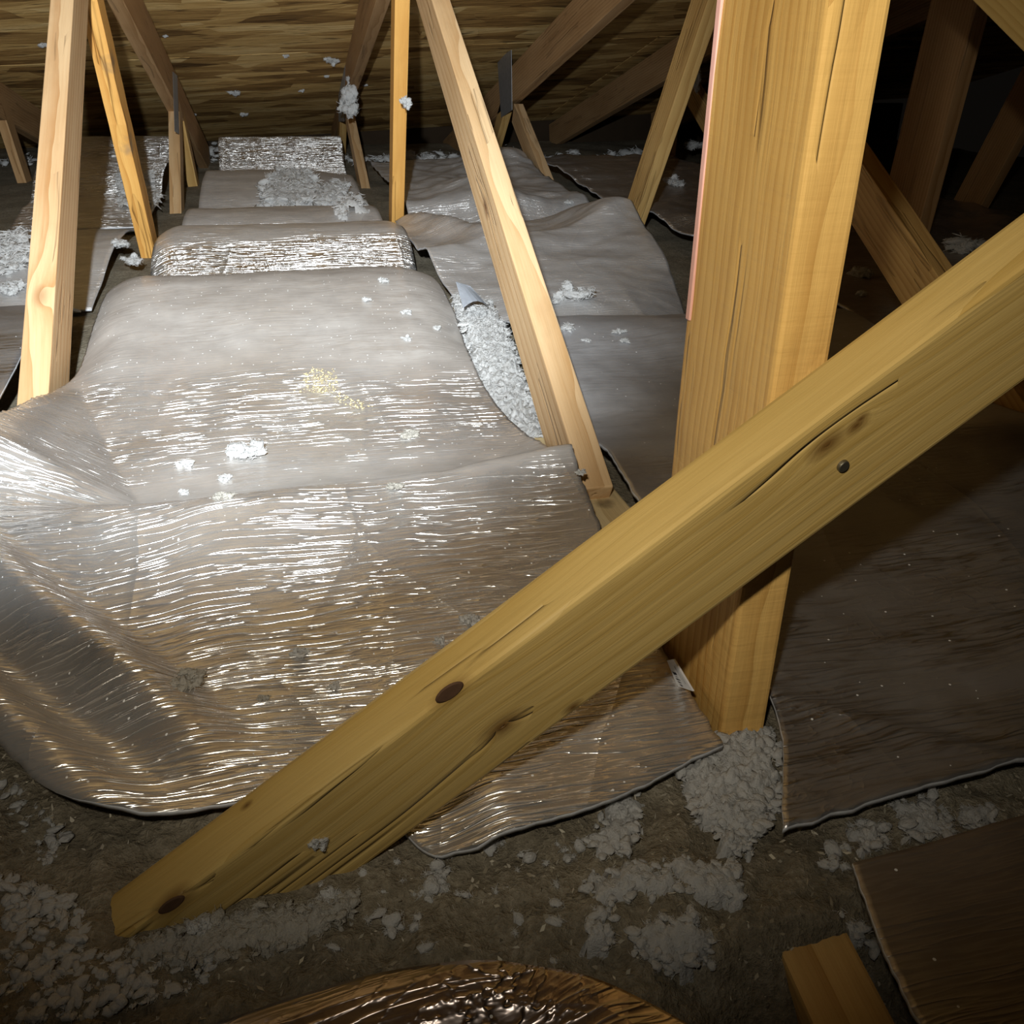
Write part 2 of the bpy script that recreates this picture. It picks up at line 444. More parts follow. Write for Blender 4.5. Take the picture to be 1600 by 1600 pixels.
# ================================================================== SETTING
# ceiling: two courses of strand board on the trusses
ceil = empty('ceiling', (0, 2.5, 0)); tag(ceil, kind='structure')
def board(x0, x1, y0, y1):
    bm = bmesh.new()
    bmesh.ops.create_cube(bm, size=1)
    L = math.hypot(1, ROOF_B)
    for v in bm.verts:
        v.co = Vector((v.co.x * (x1 - x0 - 0.003), v.co.y * (y1 - y0 - 0.004) * L, v.co.z * 0.012))
    bmesh.ops.bevel(bm, geom=bm.edges[:], offset=0.0015, segments=1, affect='EDGES')
    me = bpy.data.meshes.new('strand_board'); bm.to_mesh(me); bm.free()
    o = link('strand_board', me, MAT_OSB, ceil)
    xm, ym = (x0 + x1) / 2, (y0 + y1) / 2
    vx = Vector((1, 0, 0.05)).normalized(); vy = Vector((0, 1, ROOF_B)).normalized(); vz = vx.cross(vy).normalized(); vy = vz.cross(vx)
    m = Matrix.Identity(4)
    for i, vv in enumerate((vx, vy, vz)): m[0][i], m[1][i], m[2][i] = vv
    m.translation = Vector((xm, ym, roof_z(xm, ym))) + vz * 0.007 - ceil.location
    o.matrix_basis = m
y_seam = 3.62
for x0, x1 in ((-3.2, -1.0), (-1.0, 1.44), (1.44, 3.9)):
    board(x0, x1, y_seam, 5.40)
for x0, x1 in ((-2.16, 0.277), (0.277, 2.72), (2.72, 4.4)):
    board(x0, x1, y_seam - 1.22, y_seam)
for x0, x1 in ((-3.2, -1.0), (-1.0, 1.44), (1.44, 3.9)):
    board(x0, x1, y_seam - 2.44, y_seam - 1.22); 
for x0, x1 in ((-2.2, 0.22), (0.22, 2.66)):
    board(x0, x1, y_seam - 3.66, y_seam - 2.44)
for x0, x1 in ((-2.2, 0.22), (0.22, 2.66)):
    board(x0, x1, y_seam - 4.88, y_seam - 3.66)

# floor: loose grey-brown cellulose
def floor_h(x, y):
    z = -0.034
    z += 0.010 * mn.fractal(Vector((x * 5, y * 5, 1.3)), 1.0, 2.0, 3)
    z -= 0.035 * sstep(0.34, 0.22, y) * sstep(0.5, -0.1, x)
    z -= 0.035 * sstep(0.31, 0.25, y) * sstep(0.14, 0.20, x)
    return z
def floor_d(x, y):
    z = floor_h(x, y)
    if y < 0.75:
        z += 0.006 * mn.fractal(Vector((x * 38, y * 38, 2.0)), 0.8, 2.1, 4)
    return z
def axis(parts):
    out = []
    for a, b, n in parts: out += list(np.linspace(a, b, n, endpoint=False))
    return out + [parts[-1][1]]
gx = axis([(-3.0, -0.5, 40), (-0.5, 0.65, 330), (0.65, 3.6, 50)])
gy = axis([(-0.4, 0.15, 12), (0.15, 0.62, 170), (0.62, 5.3, 90)])
vv = [(x, y, floor_d(x, y)) for y in gy for x in gx]
nx = len(gx)
ff = [(j * nx + i, j * nx + i + 1, (j + 1) * nx + i + 1, (j + 1) * nx + i) for j in range(len(gy) - 1) for i in range(nx - 1)]
tag(link('floor', mesh('floor', vv, ff, True), MAT_FLOOR), kind='structure')

# wall at the eave: coloured near black to stand for the darkness behind the insulation
ME_WALL = plain('eave_dark', (0.035, 0.022, 0.012), 0.9, 0, 0.3, 12)
bm = bmesh.new(); bmesh.ops.create_cube(bm, size=1)
for v in bm.verts: v.co = Vector((0.3 + v.co.x * 7.0, 5.44 + v.co.y * 0.04, -0.02 + v.co.z * 0.36))
bmesh.ops.bevel(bm, geom=bm.edges[:], offset=0.003, segments=1, affect='EDGES')
me = bpy.data.meshes.new('wall_back'); bm.to_mesh(me); bm.free()
tag(link('wall_back', me, ME_WALL), kind='structure')

# ================================================================== TRUSSES
Wd = WOODS
# centre truss
tc = Truss(XC, 1, 'roof truss right of the bright foil, with the big golden post and long pale web')
m_post = wood('pine_post', (0.70, 0.44, 0.14), (0.42, 0.21, 0.045), 7.7, saw=0.7, blotch=1.7, knots=((-0.63, 0.01, 0.02, 0.012),), cracks=0.30, stains=((0.02, 0.02, -0.018, 0.02, (0.22, 0.15, 0.08)), (-0.17, 0.0, -0.018, 0.018, (0.22, 0.15, 0.08))))
tc.web3((XC, 0.442, 1.02), (XC, 0.442, -0.06), m_post, wd=0.125, th=0.034, name='post', seg=24, bev=0.003, wobble=0.0022)
pe, _ = beam('painted_edge', (XC - 0.0012, 0.5655, 1.0), (XC - 0.0012, 0.5655, 0.24), (0, -1, 0), (1, 0, 0), 0.006, 0.004, plain('pink_paint', (0.72, 0.40, 0.33), 0.8, 0, 0.15, 40), tc.root, seg=4, bev=0.0008)
pe['label'] = 'pink paint on the back edge of the post'
m_web2 = wood('pine_web', PALE_L, PALE_D, 8.2, ring=0.6, knots=((0.22, -0.02, 0.016, 0.011), (0.15, 0.0, -0.016, 0.014)), cracks=0.25)
tc.web((690, 50), (905, 740), m_web2, wd=0.078, th=0.031, ext0=0.42, ext1=0.02)
tc.web((617, 0), (612, 350), wood('pine_king', ORNG_L, ORNG_D, 9.1, ring=0.5), wd=0.060, ext0=0.12, ext1=0.10)
tc.web((541, 177), (571, 326), Wd['pale'], wd=0.07, ext0=0.05, ext1=0.10)
tc.web((531, 185), (529, 278), Wd['gold'], wd=0.07, ext0=0.05, ext1=0.10)
lowC = (on_x(586, 6, XC)[1:], on_x(544, 141, XC)[1:])
tc.chord(lowC, -0.3, 5.3, 0.118, Wd['brown'])
tc.plate(((529, 96), (539, 96), (538, 190), (529, 190)))
beam('bottom_chord', (XC - 0.001, 0.66, 0.004), (XC - 0.001, 5.0, -0.16), (0, 0, -1), (1, 0, 0), 0.07, 0.044,
     wood('pine_chord_top', (0.62, 0.50, 0.29), (0.44, 0.32, 0.15), 1.1, stains=((-2.07, -0.03, 0.0, 0.014, (0.12, 0.09, 0.05)),)), tc.root, seg=6)
# left truss
tl = Truss(XL, -1, 'roof truss at the left of the bright foil, with the pale post in the foreground')
tl.web((115, 0), (73, 660), wood('pine_left_post', PALE_L, (0.36, 0.17, 0.055), 12.4, ring=0.85, knots=((0.30, -0.03, 0.0, 0.016),), cracks=0.2), wd=0.080, th=0.036, ext0=0.22, ext1=0.06)
tl.web((152, 0), (240, 385), wood('pine_waney', ORNG_L, ORNG_D, 14.2, cracks=0.9, stains=((-0.12, -0.02, 0.016, 0.03, (0.28, 0.17, 0.08)), (0.05, -0.02, 0.016, 0.03, (0.3, 0.19, 0.09)))), wd=0.080, th=0.034, ext0=0.13, ext1=0.08, wobble=0.004, seg=16)
tl.web((280, 170), (284, 355), Wd['pale'], wd=0.06, th=0.034, ext0=0.05, ext1=0.08)
tl.web((292, 210), (316, 325), Wd['gold'], wd=0.06, th=0.034, ext0=0.05, ext1=0.08)
lowL = (on_x(192, 0, XL)[1:], on_x(271, 156, XL)[1:])
tl.chord(lowL, 0.2, 4.35, 0.125, Wd['brown'])
tl.plate(((270, 112), (277, 118), (280, 210), (273, 205)))
# right truss
tr = Truss(XR, 1, 'roof truss behind the big post, its web leaning out of the rumpled grey foil')
tr.web((1110, -10), (985, 362), Wd['gold'], wd=0.075, th=0.034, ext0=0.10, ext1=0.10)
tr.web((808, 175), (855, 294), Wd['pale2'], wd=0.075, th=0.036, ext0=0.06, ext1=0.12)
tr.web((785, 185), (771, 235), Wd['gold'], wd=0.07, ext0=0.06, ext1=0.12)
tr.web((1357, 270), (1466, 432), Wd['gold'], wd=0.080, th=0.034, ext0=0.62, ext1=0.32)
tr.web((1519, 0), (1604, 86), wood('pine_corner', OLIV_L, OLIV_D, 16.0), wd=0.085, th=0.034, ext0=0.35, ext1=0.45, flip=True)
lowR = (on_x(972, 0, XR)[1:], on_x(819, 141, XR)[1:])
tr.chord(lowR, 0.0, 5.3, 0.120, Wd['brown'])
tr.plate(((777, 92), (799, 78), (800, 172), (783, 184)))
# second right truss
tr2 = Truss(XR2, 1, 'roof truss in the dark at the right, its tall post dim behind the big post')
tr2.web((1528, 0), (1440, 337), Wd['brown'], wd=0.16, th=0.036, ext0=0.25, ext1=0.15)
tr2.web((1052, 147), (1043, 253), Wd['gold'], wd=0.07, ext0=0.06, ext1=0.15)
tr2.web((1082, 130), (1120, 194), Wd['gold'], wd=0.08, ext0=0.03, ext1=0.35)
lowR2 = (on_x(897, 209, XR2)[1:], on_x(987, 156, XR2)[1:])
tr2.chord(lowR2, 0.2, 5.3, 0.125, Wd['brown'])
tr2.plate(((1060, 95), (1077, 85), (1074, 140), (1058, 150)))
# third right truss and second left truss, nearly lost in the dark
tr3 = Truss(XR3, 1, 'farthest right roof truss, a dark reddish web at the frame edge')
tr3.web((1600, 200), (1520, 345), Wd['brown'], wd=0.12, ext0=0.30, ext1=0.12)
tr3.chord(((3.0, roof_z(XR3, 3.0) - 0.135), (4.0, roof_z(XR3, 4.0) - 0.135)), 0.2, 5.3, 0.125, Wd['brown'])
tl2 = Truss(XL2, -1, 'dim roof truss at the far left edge, behind the pale post')
tl2.web((14, 200), (52, 318), Wd['brown'], wd=0.08, ext0=0.10, ext1=0.10)
tl2.chord(((3.0, roof_z(XL2, 3.0) - 0.150), (4.0, roof_z(XL2, 4.0) - 0.150)), 0.2, 5.3, 0.125, Wd['brown'])

# ================================================================== DIAGONAL BRACE
bA = Vector(on_y(349, 1350, 0.375)); bB = Vector(on_y(1491, 500, 0.392))
bd = (bB - bA).normalized()
b0 = bA - bd * 0.134; b1 = bB + bd * 0.30
face_n = Vector((0.13, -0.98, -0.152)); face_n = (face_n - bd * face_n.dot(bd)).normalized()
down = bd.cross(face_n)
if down.z > 0: down = -down
Lb = (b1 - b0).length
def brace_local(px, py, face='w'):          # point on the brace face in its local frame
    nrm = face_n if face == 'w' else -down
    r = Vector(ray(px, py)); c = Vector(CAM)
    t = (bA - c).dot(nrm) / r.dot(nrm)
    return c + r * t
BR = empty('diagonal_brace', b0); tag(BR, 'long diagonal timber brace lying across the foreground, nailed to the big post', 'timber')
tmp_o, bm_m = beam('board', b0, b1, down, -face_n, 0.077, 0.033, None, BR, seg=14, bev=0.003, wobble=0.0008)
inv = bm_m.inverted()
kn = [(785, 1135, 'w', .011), (700, 1081, 'w', .010), (268, 1412, 'w', .010), (1292, 695, 'w', .009), (1338, 665, 'w', .006), (895, 1105, 'w', .005), (385, 1258, 't', .003), (1345, 655, 'w', .004)]
kl = [(*(inv @ brace_local(a, b, f)), r) for a, b, f, r in kn]
tmp_o.data.materials.clear()
tmp_o.data.materials.append(wood('pine_brace', OLIV_L, OLIV_D, 18.5, knots=kl, ring=0.8, cracks=0.18, rough=0.55))
def disc_on_brace(name, px, py, r, h, mat, sx=1.0):
    p = brace_local(px, py)
    bm = bmesh.new()
    bmesh.ops.create_cone(bm, cap_ends=True, segments=18, radius1=r, radius2=r * 0.92, depth=h)
    bmesh.ops.bevel(bm, geom=[e for e in bm.edges], offset=r * 0.12, segments=1, affect='EDGES')
    m = Matrix.Identity(4)
    for i, vv_ in enumerate((bd, -down, face_n)): m[0][i], m[1][i], m[2][i] = vv_
    for v in bm.verts: v.co.x *= sx
    m.translation = p - Vector(BR.location) + face_n * h * 0.2
    me = bpy.data.meshes.new(name); bm.to_mesh(me); bm.free()
    o = link(name, me, mat, BR); o.matrix_basis = m
    return o
disc_on_brace('nail', 1316, 727, 0.0038, 0.003, MAT_STEEL)['label'] = 'round steel nail head'
disc_on_brace('knot', 702, 1081, 0.0055, 0.0012, MAT_DARKHOLE, 1.7)
disc_on_brace('knot', 268, 1413, 0.0045, 0.0012, MAT_DARKHOLE, 2.0)

# plank end at the bottom right
pl0 = Vector(on_z(1180, 1402, -0.040)); pl1 = Vector(on_z(1275, 1610, -0.050))
pd = (pl1 - pl0).normalized()
po, _ = beam('floor_joist', pl0 - pd * 0.01, pl1 + pd * 0.12, (1, 0, 0.08), (0, 0, -1), 0.042, 0.06, wood('pine_joist', GOLD_L, GOLD_D, 21.0, ring=0.4), None, seg=6, bev=0.0025)
tag(po, 'brown timber joist end sticking out of the insulation at the lower right', 'timber')

# ================================================================== FOIL SHEETS
def resample(pl, n):
    p = np.array(pl, float); d = np.r_[0, np.cumsum(np.linalg.norm(np.diff(p, axis=0), axis=1))]
    # Catmull-Rom for roundness
    t = np.linspace(0, d[-1], n); out = []
    tang = np.gradient(p, d, axis=0)
    for q in t:
        i = min(max(int(np.searchsorted(d, q) - 1), 0), len(d) - 2); h = d[i + 1] - d[i]; s = (q - d[i]) / h
        out.append((2*s**3-3*s*s+1)*p[i] + (s**3-2*s*s+s)*h*tang[i] + (-2*s**3+3*s*s)*p[i+1] + (s**3-s*s)*h*tang[i+1])
    return np.array(out)
def sheet(name, bottom, top, left, right, h, mat, nu, nv, label, thick=0.0035, seed=0.0, und=0.003, ragged=0.0, dustf=None):
    """Foil laid over a height field; the four borders (near, far, left, right) are given in plan."""
    b = resample(bottom, nu + 1); t = resample(top, nu + 1); l = resample(left, nv + 1); r = resample(right, nv + 1)
    if ragged:
        for arr, ax_ in ((b, 1), (r, 0), (l, 0)):
            for i in range(len(arr)): arr[i][ax_] += ragged * ns(i * 0.35, seed * 3 + ax_ * 9, 5)
        l[0] = b[0]; r[0] = b[-1]; l[-1] = t[0]; r[-1] = t[-1]
    V = np.zeros((nv + 1, nu + 1, 3))
    for j in range(nv + 1):
        sv = j / nv
        for i in range(nu + 1):
            su = i / nu
            p = (1 - sv) * b[i] + sv * t[i] + (1 - su) * l[j] + su * r[j] \
                - ((1 - su) * (1 - sv) * b[0] + su * (1 - sv) * b[-1] + (1 - su) * sv * t[0] + su * sv * t[-1])
            x, y = p
            z = h(x, y) + und * (ns(x * 9 + seed, y * 9, seed) + 0.5 * ns(x * 23, y * 23 + seed, 3))
            V[j, i] = (x, y, z)
    U = np.zeros((nv + 1, nu + 1, 2))
    mid = nu // 2
    U[:, 1:, 0] = np.cumsum(np.linalg.norm(np.diff(V, axis=1), axis=2), axis=1)
    U[1:, :, 1] = np.cumsum(np.linalg.norm(np.diff(V, axis=0), axis=2), axis=0)
    U[:, :, 0] -= U[:, mid:mid + 1, 0] - V[:, mid:mid + 1, 0]
    U[:, :, 1] += V[0:1, :, 1]
    w_ = nu + 1
    F_ = [(j * w_ + i, j * w_ + i + 1, (j + 1) * w_ + i + 1, (j + 1) * w_ + i) for j in range(nv) for i in range(nu)]
    org = V.reshape(-1, 3).mean(0); org[2] = 0
    me = mesh(name, V.reshape(-1, 3) - org, F_, True)
    uvl = me.uv_layers.new(name='metric'); uu = U.reshape(-1, 2)
    idx = np.zeros(len(me.loops), dtype=np.int32); me.loops.foreach_get('vertex_index', idx)
    uvl.data.foreach_set('uv', uu[idx].ravel())
    if dustf:
        at = me.attributes.new('dust', 'FLOAT', 'POINT')
        at.data.foreach_set('value', [clamp(dustf(p[0], p[1]) * (0.85 + 0.5 * ns(p[0] * 7 + seed, p[1] * 7))) for p in V.reshape(-1, 3)])
    o = link(name, me, mat); me.materials.append(MAT_EDGE); o.location = org
    so = o.modifiers.new('thickness', 'SOLIDIFY'); so.thickness = thick; so.offset = -1; so.material_offset_rim = 1
    tag(o, label, 'foil')
    return o

# --- A: the big bright sheet in the bay between left and centre truss
pA = interp([(.28, -.022), (.36, -.016), (.45, -.012), (.53, -.011), (.60, -.002), (.68, .014), (.74, .033), (.765, .040), (.785, .038), (.815, .018), (.86, .006), (.93, .003), (1.03, .007), (1.15, .020), (1.3, .045), (1.42, .068), (1.5, .078), (1.56, .076), (1.64, .056), (1.72, .022), (1.8, -.005)])
def hA(x, y):
    yc = 0.775 - 0.085 * x + 0.02 * math.sin(x * 9)
    z = pA(y - (yc - 0.775))
    z -= 0.016 * sstep(0.10, 0.04, x) * sstep(-0.06, 0.0, x) * sstep(0.47, 0.43, y)      # pressed down under the brace
    if y > 0.76:                                                  # corner flaps behind the crease
        x_line = -0.174 - (y - 0.855) * 0.333
        z += 0.70 * max(0, x_line - x) * sstep(0.79, 0.86, y) * sstep(1.25, 1.05, y)
        x_r = 0.13 + (y - 0.80) * 0.80
        z += 0.20 * max(0, x - x_r) * sstep(0.75, 0.80, y)
    if y > 1.15:                                                  # long edge rolls down beside the left truss
        z -= 6.0 * max(0, -0.235 - x) ** 2 * sstep(1.15, 1.3, y)
        z -= 4.0 * max(0, x - 0.16) ** 2 * sstep(1.15, 1.3, y)
    dx, dy = x + 0.254, y - 0.75                                  # two rolled folds at the near left corner
    d = dx * -0.76 + dy * -0.65
    al = dx * 0.65 + dy * -0.76
    if d > 0:
        k = sstep(0.36, 0.20, al)
        z += 0.026 * k * (0.5 - 0.5 * math.cos(2 * math.pi * min(d, 0.15) / 0.076))
        z -= 0.10 * k * max(0, d - 0.115)
    return z
MF_A = foil('foil_bright', 0.44, (0.36, 0.335, 0.31), 0.20, 1.15, 0.0, cross=0.10, gate0=0.20, crw=0.5, dist=0.0016)
sheet('foil_sheet', [(-.300, .64), (-.217, .51), (-.165, .455), (-.12, .440), (-.07, .440), (-.02, .437), (.018, .428), (.046, .388), (.12, .385), (.250, .421)],
      [(-.285, 1.75), (-.1, 1.75), (.1, 1.75), (.20, 1.75)],
      [(-.300, .64), (-.305, .95), (-.300, 1.2), (-.296, 1.5), (-.285, 1.75)],
      [(.250, .421), (.249, .53), (.249, .70), (.249, .754), (.249, .94), (.236, 1.00), (.226, 1.11), (.238, 1.37), (.235, 1.50), (.20, 1.75)],
      hA, MF_A, 150, 360, 'large crinkled foil sheet in the middle, brightly lit, with debris in its fold', seed=1.0, und=0.0026, ragged=0.002,
      dustf=lambda x, y: 1.1 * sstep(1.10, 1.26, y + 0.15 * x) + 0.75 * sstep(0.775, 0.80, y + 0.085 * x) * sstep(1.0, 0.88, y) * sstep(-0.22, -0.16, x)
      + 0.22 * sstep(0.03, 0.07, -(x + 0.254) * 0.76 - (y - 0.75) * 0.65) * sstep(-0.10, -0.20, x - (0.6 - y) * 0.3))

fa = [obj for obj in COL.objects if obj.name == 'foil_sheet'][0]
fq = [Vector(on_z(712, 440, .080)), Vector(on_z(735, 447, .074)), Vector(on_z(768, 484, .048)), Vector(on_z(724, 481, .058))]
bm = bmesh.new(); g = []
for i_ in range(7):
    row = []
    for j_ in range(7):
        u, v_ = i_ / 6, j_ / 6
        p = (fq[0] * (1 - u) + fq[1] * u) * (1 - v_) + (fq[3] * (1 - u) + fq[2] * u) * v_
        p.z += 0.012 * math.sin(math.pi * u) * v_
        row.append(bm.verts.new(p - fa.location))
    g.append(row)
for i_ in range(6):
    for j_ in range(6): bm.faces.new((g[i_][j_], g[i_ + 1][j_], g[i_ + 1][j_ + 1], g[i_][j_ + 1]))
bmesh.ops.solidify(bm, geom=bm.faces[:], thickness=0.002)
me = bpy.data.meshes.new('torn_flap'); bm.to_mesh(me); bm.free()
link('torn_flap', me, plain('flap_underside', (0.62, 0.66, 0.72), 0.5, 0.2, 0.15, 60), fa)['label'] = 'pale torn flap at the far right corner'

# --- B: second pillow with the glittering front
pB = interp([(1.78, -.02), (1.88, -.012), (1.94, .0), (1.98, .022), (2.03, .044), (2.08, .054), (2.15, .056), (2.3, .03), (2.42, .0)])
def hB(x, y):
    return pB(y) - 8 * max(0, x - 0.215) ** 2 - 7 * max(0, -0.235 - x) ** 2
MF_B = foil('foil_glitter', 0.15, (0.5, 0.5, 0.5), 0.33, 1.5, 4.0, gate0=-0.2, dist=0.0036)
sheet('foil_sheet', [(-.29, 1.78), (0, 1.78), (.254, 1.78)], [(-.285, 2.42), (0, 2.42), (.250, 2.42)],
      [(-.29, 1.78), (-.285, 2.42)], [(.254, 1.78), (.250, 2.42)], hB, MF_B, 70, 90,
      'glittering foil pillow just behind the large bright sheet', seed=2.0, dustf=lambda x, y: 1.0 * sstep(2.015, 2.06, y + 0.05 * (0.1 - x)))
# --- pieces farther down the same bay
MF_D = foil('foil_dusty', 0.72, (0.40, 0.39, 0.385), 0.33, 0.6, 8.0)
MF_DARK = foil('foil_unlit', 0.42, (0.20, 0.175, 0.15), 0.30, 0.9, 12.0, tint=(0.62, 0.58, 0.55))  # darker dust and tint carry the dimness of the right bays
hC3 = interp([(2.4, -.02), (2.5, .016), (2.7, .018), (2.8, .0)])
sheet('foil_sheet', [(-.27, 2.44), (.24, 2.44)], [(-.255, 2.80), (.22, 2.80)], [(-.27, 2.44), (-.255, 2.80)], [(.24, 2.44), (.22, 2.80)],
      lambda x, y: hC3(y) , MF_D, 40, 40, 'flat dusty foil strip behind the glittering pillow', seed=3.0)
hC4 = interp([(2.85, -.02), (3.0, .02), (3.25, .05), (3.45, .035), (3.6, .0)])
sheet('foil_sheet', [(-.26, 2.86), (.23, 2.86)], [(-.25, 3.55), (.21, 3.55)], [(-.26, 2.86), (-.25, 3.55)], [(.23, 2.86), (.21, 3.55)],
      lambda x, y: hC4(y) - 0.02 * sstep(0.05, 0.2, x), MF_D, 40, 50, 'dusty foil sheet under the big white fluff patch at the back', seed=4.0)
hC5 = interp([(3.56, .0), (3.70, .005), (3.80, .02), (3.88, .075), (3.98, .095), (4.3, .06)])
sheet('foil_sheet', [(-.24, 3.58), (.22, 3.58)], [(-.25, 4.3), (.24, 4.3)], [(-.24, 3.58), (-.25, 4.3)], [(.22, 3.58), (.24, 4.3)],
      lambda x, y: hC5(y), MF_B, 50, 60, 'farthest bright foil strip below the roof boards', seed=5.0)

# --- right bay
pR1 = interp([(.30, -.014), (.40, -.010), (.55, -.006), (.68, .004), (.76, .016), (.83, .022), (.90, .012), (1.0, .008), (1.1, .022), (1.2, .040), (1.26, .046), (1.33, .035), (1.40, .01), (1.46, -.02)])
def hR1(x, y):
    z = pR1(y + 0.04 * (x - 0.5)) + 0.010 * ns(x * 6, y * 6, 8)
    z += 0.012 * max(0, 1 - abs((x - 0.32) * 0.8 + (y - 0.45)) / 0.02) * 0.3
    return z
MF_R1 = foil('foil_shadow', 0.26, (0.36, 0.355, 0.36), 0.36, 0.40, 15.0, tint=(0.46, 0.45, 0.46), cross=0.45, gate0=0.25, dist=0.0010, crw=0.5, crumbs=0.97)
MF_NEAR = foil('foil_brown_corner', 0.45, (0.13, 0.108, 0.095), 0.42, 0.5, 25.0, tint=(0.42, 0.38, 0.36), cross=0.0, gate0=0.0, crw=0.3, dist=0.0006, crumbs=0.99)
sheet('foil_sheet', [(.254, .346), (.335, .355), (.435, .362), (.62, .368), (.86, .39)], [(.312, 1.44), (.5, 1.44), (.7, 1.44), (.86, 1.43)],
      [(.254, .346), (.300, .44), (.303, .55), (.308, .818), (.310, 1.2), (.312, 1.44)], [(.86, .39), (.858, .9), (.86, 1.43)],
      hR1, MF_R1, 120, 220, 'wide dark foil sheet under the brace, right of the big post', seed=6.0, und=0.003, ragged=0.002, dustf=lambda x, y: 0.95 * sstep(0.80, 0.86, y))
pR2 = interp([(1.40, -.02), (1.5, -.005), (1.65, .012), (1.8, .026), (1.95, .03), (2.1, .026), (2.3, .02), (2.45, .0)])
def hR2(x, y):
    z = pR2(y)
    z += 0.055 * math.exp(-((x - 0.76) / 0.10) ** 2 - ((y - 2.20) / 0.22) ** 2)       # pushed up by the web
    z += 0.030 * math.exp(-(((x - 0.40) + (y - 2.05) * 0.25) / 0.05) ** 2) * sstep(1.8, 2.05, y)
    z += 0.022 * max(0, 1 - abs((y - 1.95) - (x - 0.45) * 0.55) / 0.13)
    z -= 0.06 * max(0, x - 0.60) / 0.2 * sstep(1.9, 1.5, y)
    return z
sheet('foil_sheet', [(.282, 1.45), (.45, 1.45), (.58, 1.45), (.680, 1.45)], [(.262, 2.40), (.5, 2.45), (.70, 2.44), (.82, 2.36)],
      [(.282, 1.45), (.262, 1.9), (.262, 2.40)], [(.680, 1.45), (.755, 1.75), (.80, 2.05), (.82, 2.36)],
      hR2, MF_D, 90, 120, 'rumpled grey foil sheet peaking at the foot of a leaning web', seed=7.0, und=0.006)
def hR3(x, y):
    return 0.03 + 0.05 * math.exp(-((x - 0.55) / 0.12) ** 2 - ((y - 2.75) / 0.2) ** 2) + 0.07 * math.exp(-((x - 0.78) / 0.13) ** 2 - ((y - 3.45) / 0.25) ** 2) - 0.05 * sstep(2.65, 2.5, y)
sheet('foil_sheet', [(.32, 2.50), (.6, 2.50), (.855, 2.50)], [(.32, 3.7), (.6, 3.75), (.86, 3.8)], [(.32, 2.50), (.32, 3.7)], [(.855, 2.50), (.86, 3.8)],
      hR3, MF_D, 60, 90, 'far rumpled grey foil rising behind the peaked sheet', seed=8.0, und=0.012)
# --- bay right of the right truss
def hQ1(x, y): return 0.0 + 0.015 * ns(x * 4, y * 4, 2) + 0.02 * sstep(1.0, 1.6, y)
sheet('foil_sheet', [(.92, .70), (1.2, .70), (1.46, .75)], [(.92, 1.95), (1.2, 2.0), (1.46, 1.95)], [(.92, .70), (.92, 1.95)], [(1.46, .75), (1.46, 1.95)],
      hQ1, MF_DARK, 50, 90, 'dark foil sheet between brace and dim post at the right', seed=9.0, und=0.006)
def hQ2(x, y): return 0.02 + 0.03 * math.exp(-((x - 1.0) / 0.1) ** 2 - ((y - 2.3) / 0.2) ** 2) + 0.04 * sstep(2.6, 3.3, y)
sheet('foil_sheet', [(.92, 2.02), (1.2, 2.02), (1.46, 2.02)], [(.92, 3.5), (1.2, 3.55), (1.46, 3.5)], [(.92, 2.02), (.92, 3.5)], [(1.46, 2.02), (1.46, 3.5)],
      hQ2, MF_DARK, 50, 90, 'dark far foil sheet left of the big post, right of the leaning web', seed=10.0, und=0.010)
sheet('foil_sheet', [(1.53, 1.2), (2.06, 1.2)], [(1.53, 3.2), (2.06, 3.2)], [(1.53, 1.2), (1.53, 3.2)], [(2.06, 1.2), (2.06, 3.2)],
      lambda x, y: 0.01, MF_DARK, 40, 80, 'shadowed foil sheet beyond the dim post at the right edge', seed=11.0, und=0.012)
# --- left bay
pL = interp([(.6, -.01), (.9, .0), (1.2, .03), (1.45, .05), (1.55, .04), (1.7, -.01)])
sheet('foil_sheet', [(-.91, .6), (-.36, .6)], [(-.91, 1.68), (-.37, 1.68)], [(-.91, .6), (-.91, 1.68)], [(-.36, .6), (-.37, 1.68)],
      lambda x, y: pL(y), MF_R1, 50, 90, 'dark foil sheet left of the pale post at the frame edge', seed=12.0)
pL2 = interp([(1.76, -.02), (1.9, .0), (2.1, .03), (2.3, .03), (2.5, .0)])
sheet('foil_sheet', [(-.91, 1.76), (-.37, 1.76)], [(-.91, 2.5), (-.37, 2.5)], [(-.91, 1.76), (-.91, 2.5)], [(-.37, 1.76), (-.37, 2.5)],
      lambda x, y: pL2(y), MF_D, 50, 60, 'grey foil sheet behind the pale post, scattered with white fluff', seed=13.0)
pL3 = interp([(2.56, -.01), (2.8, .01), (3.0, .02), (3.1, .06), (3.25, .08), (3.45, .085), (3.55, .12), (3.7, .13)])
sheet('foil_sheet', [(-.70, 2.58), (-.37, 2.58)], [(-.78, 3.7), (-.37, 3.7)], [(-.70, 2.58), (-.78, 3.7)], [(-.37, 2.58), (-.37, 3.7)],
      lambda x, y: pL3(y), MF_B, 50, 80, 'bright far foil sheet behind the waney orange web', seed=14.0)
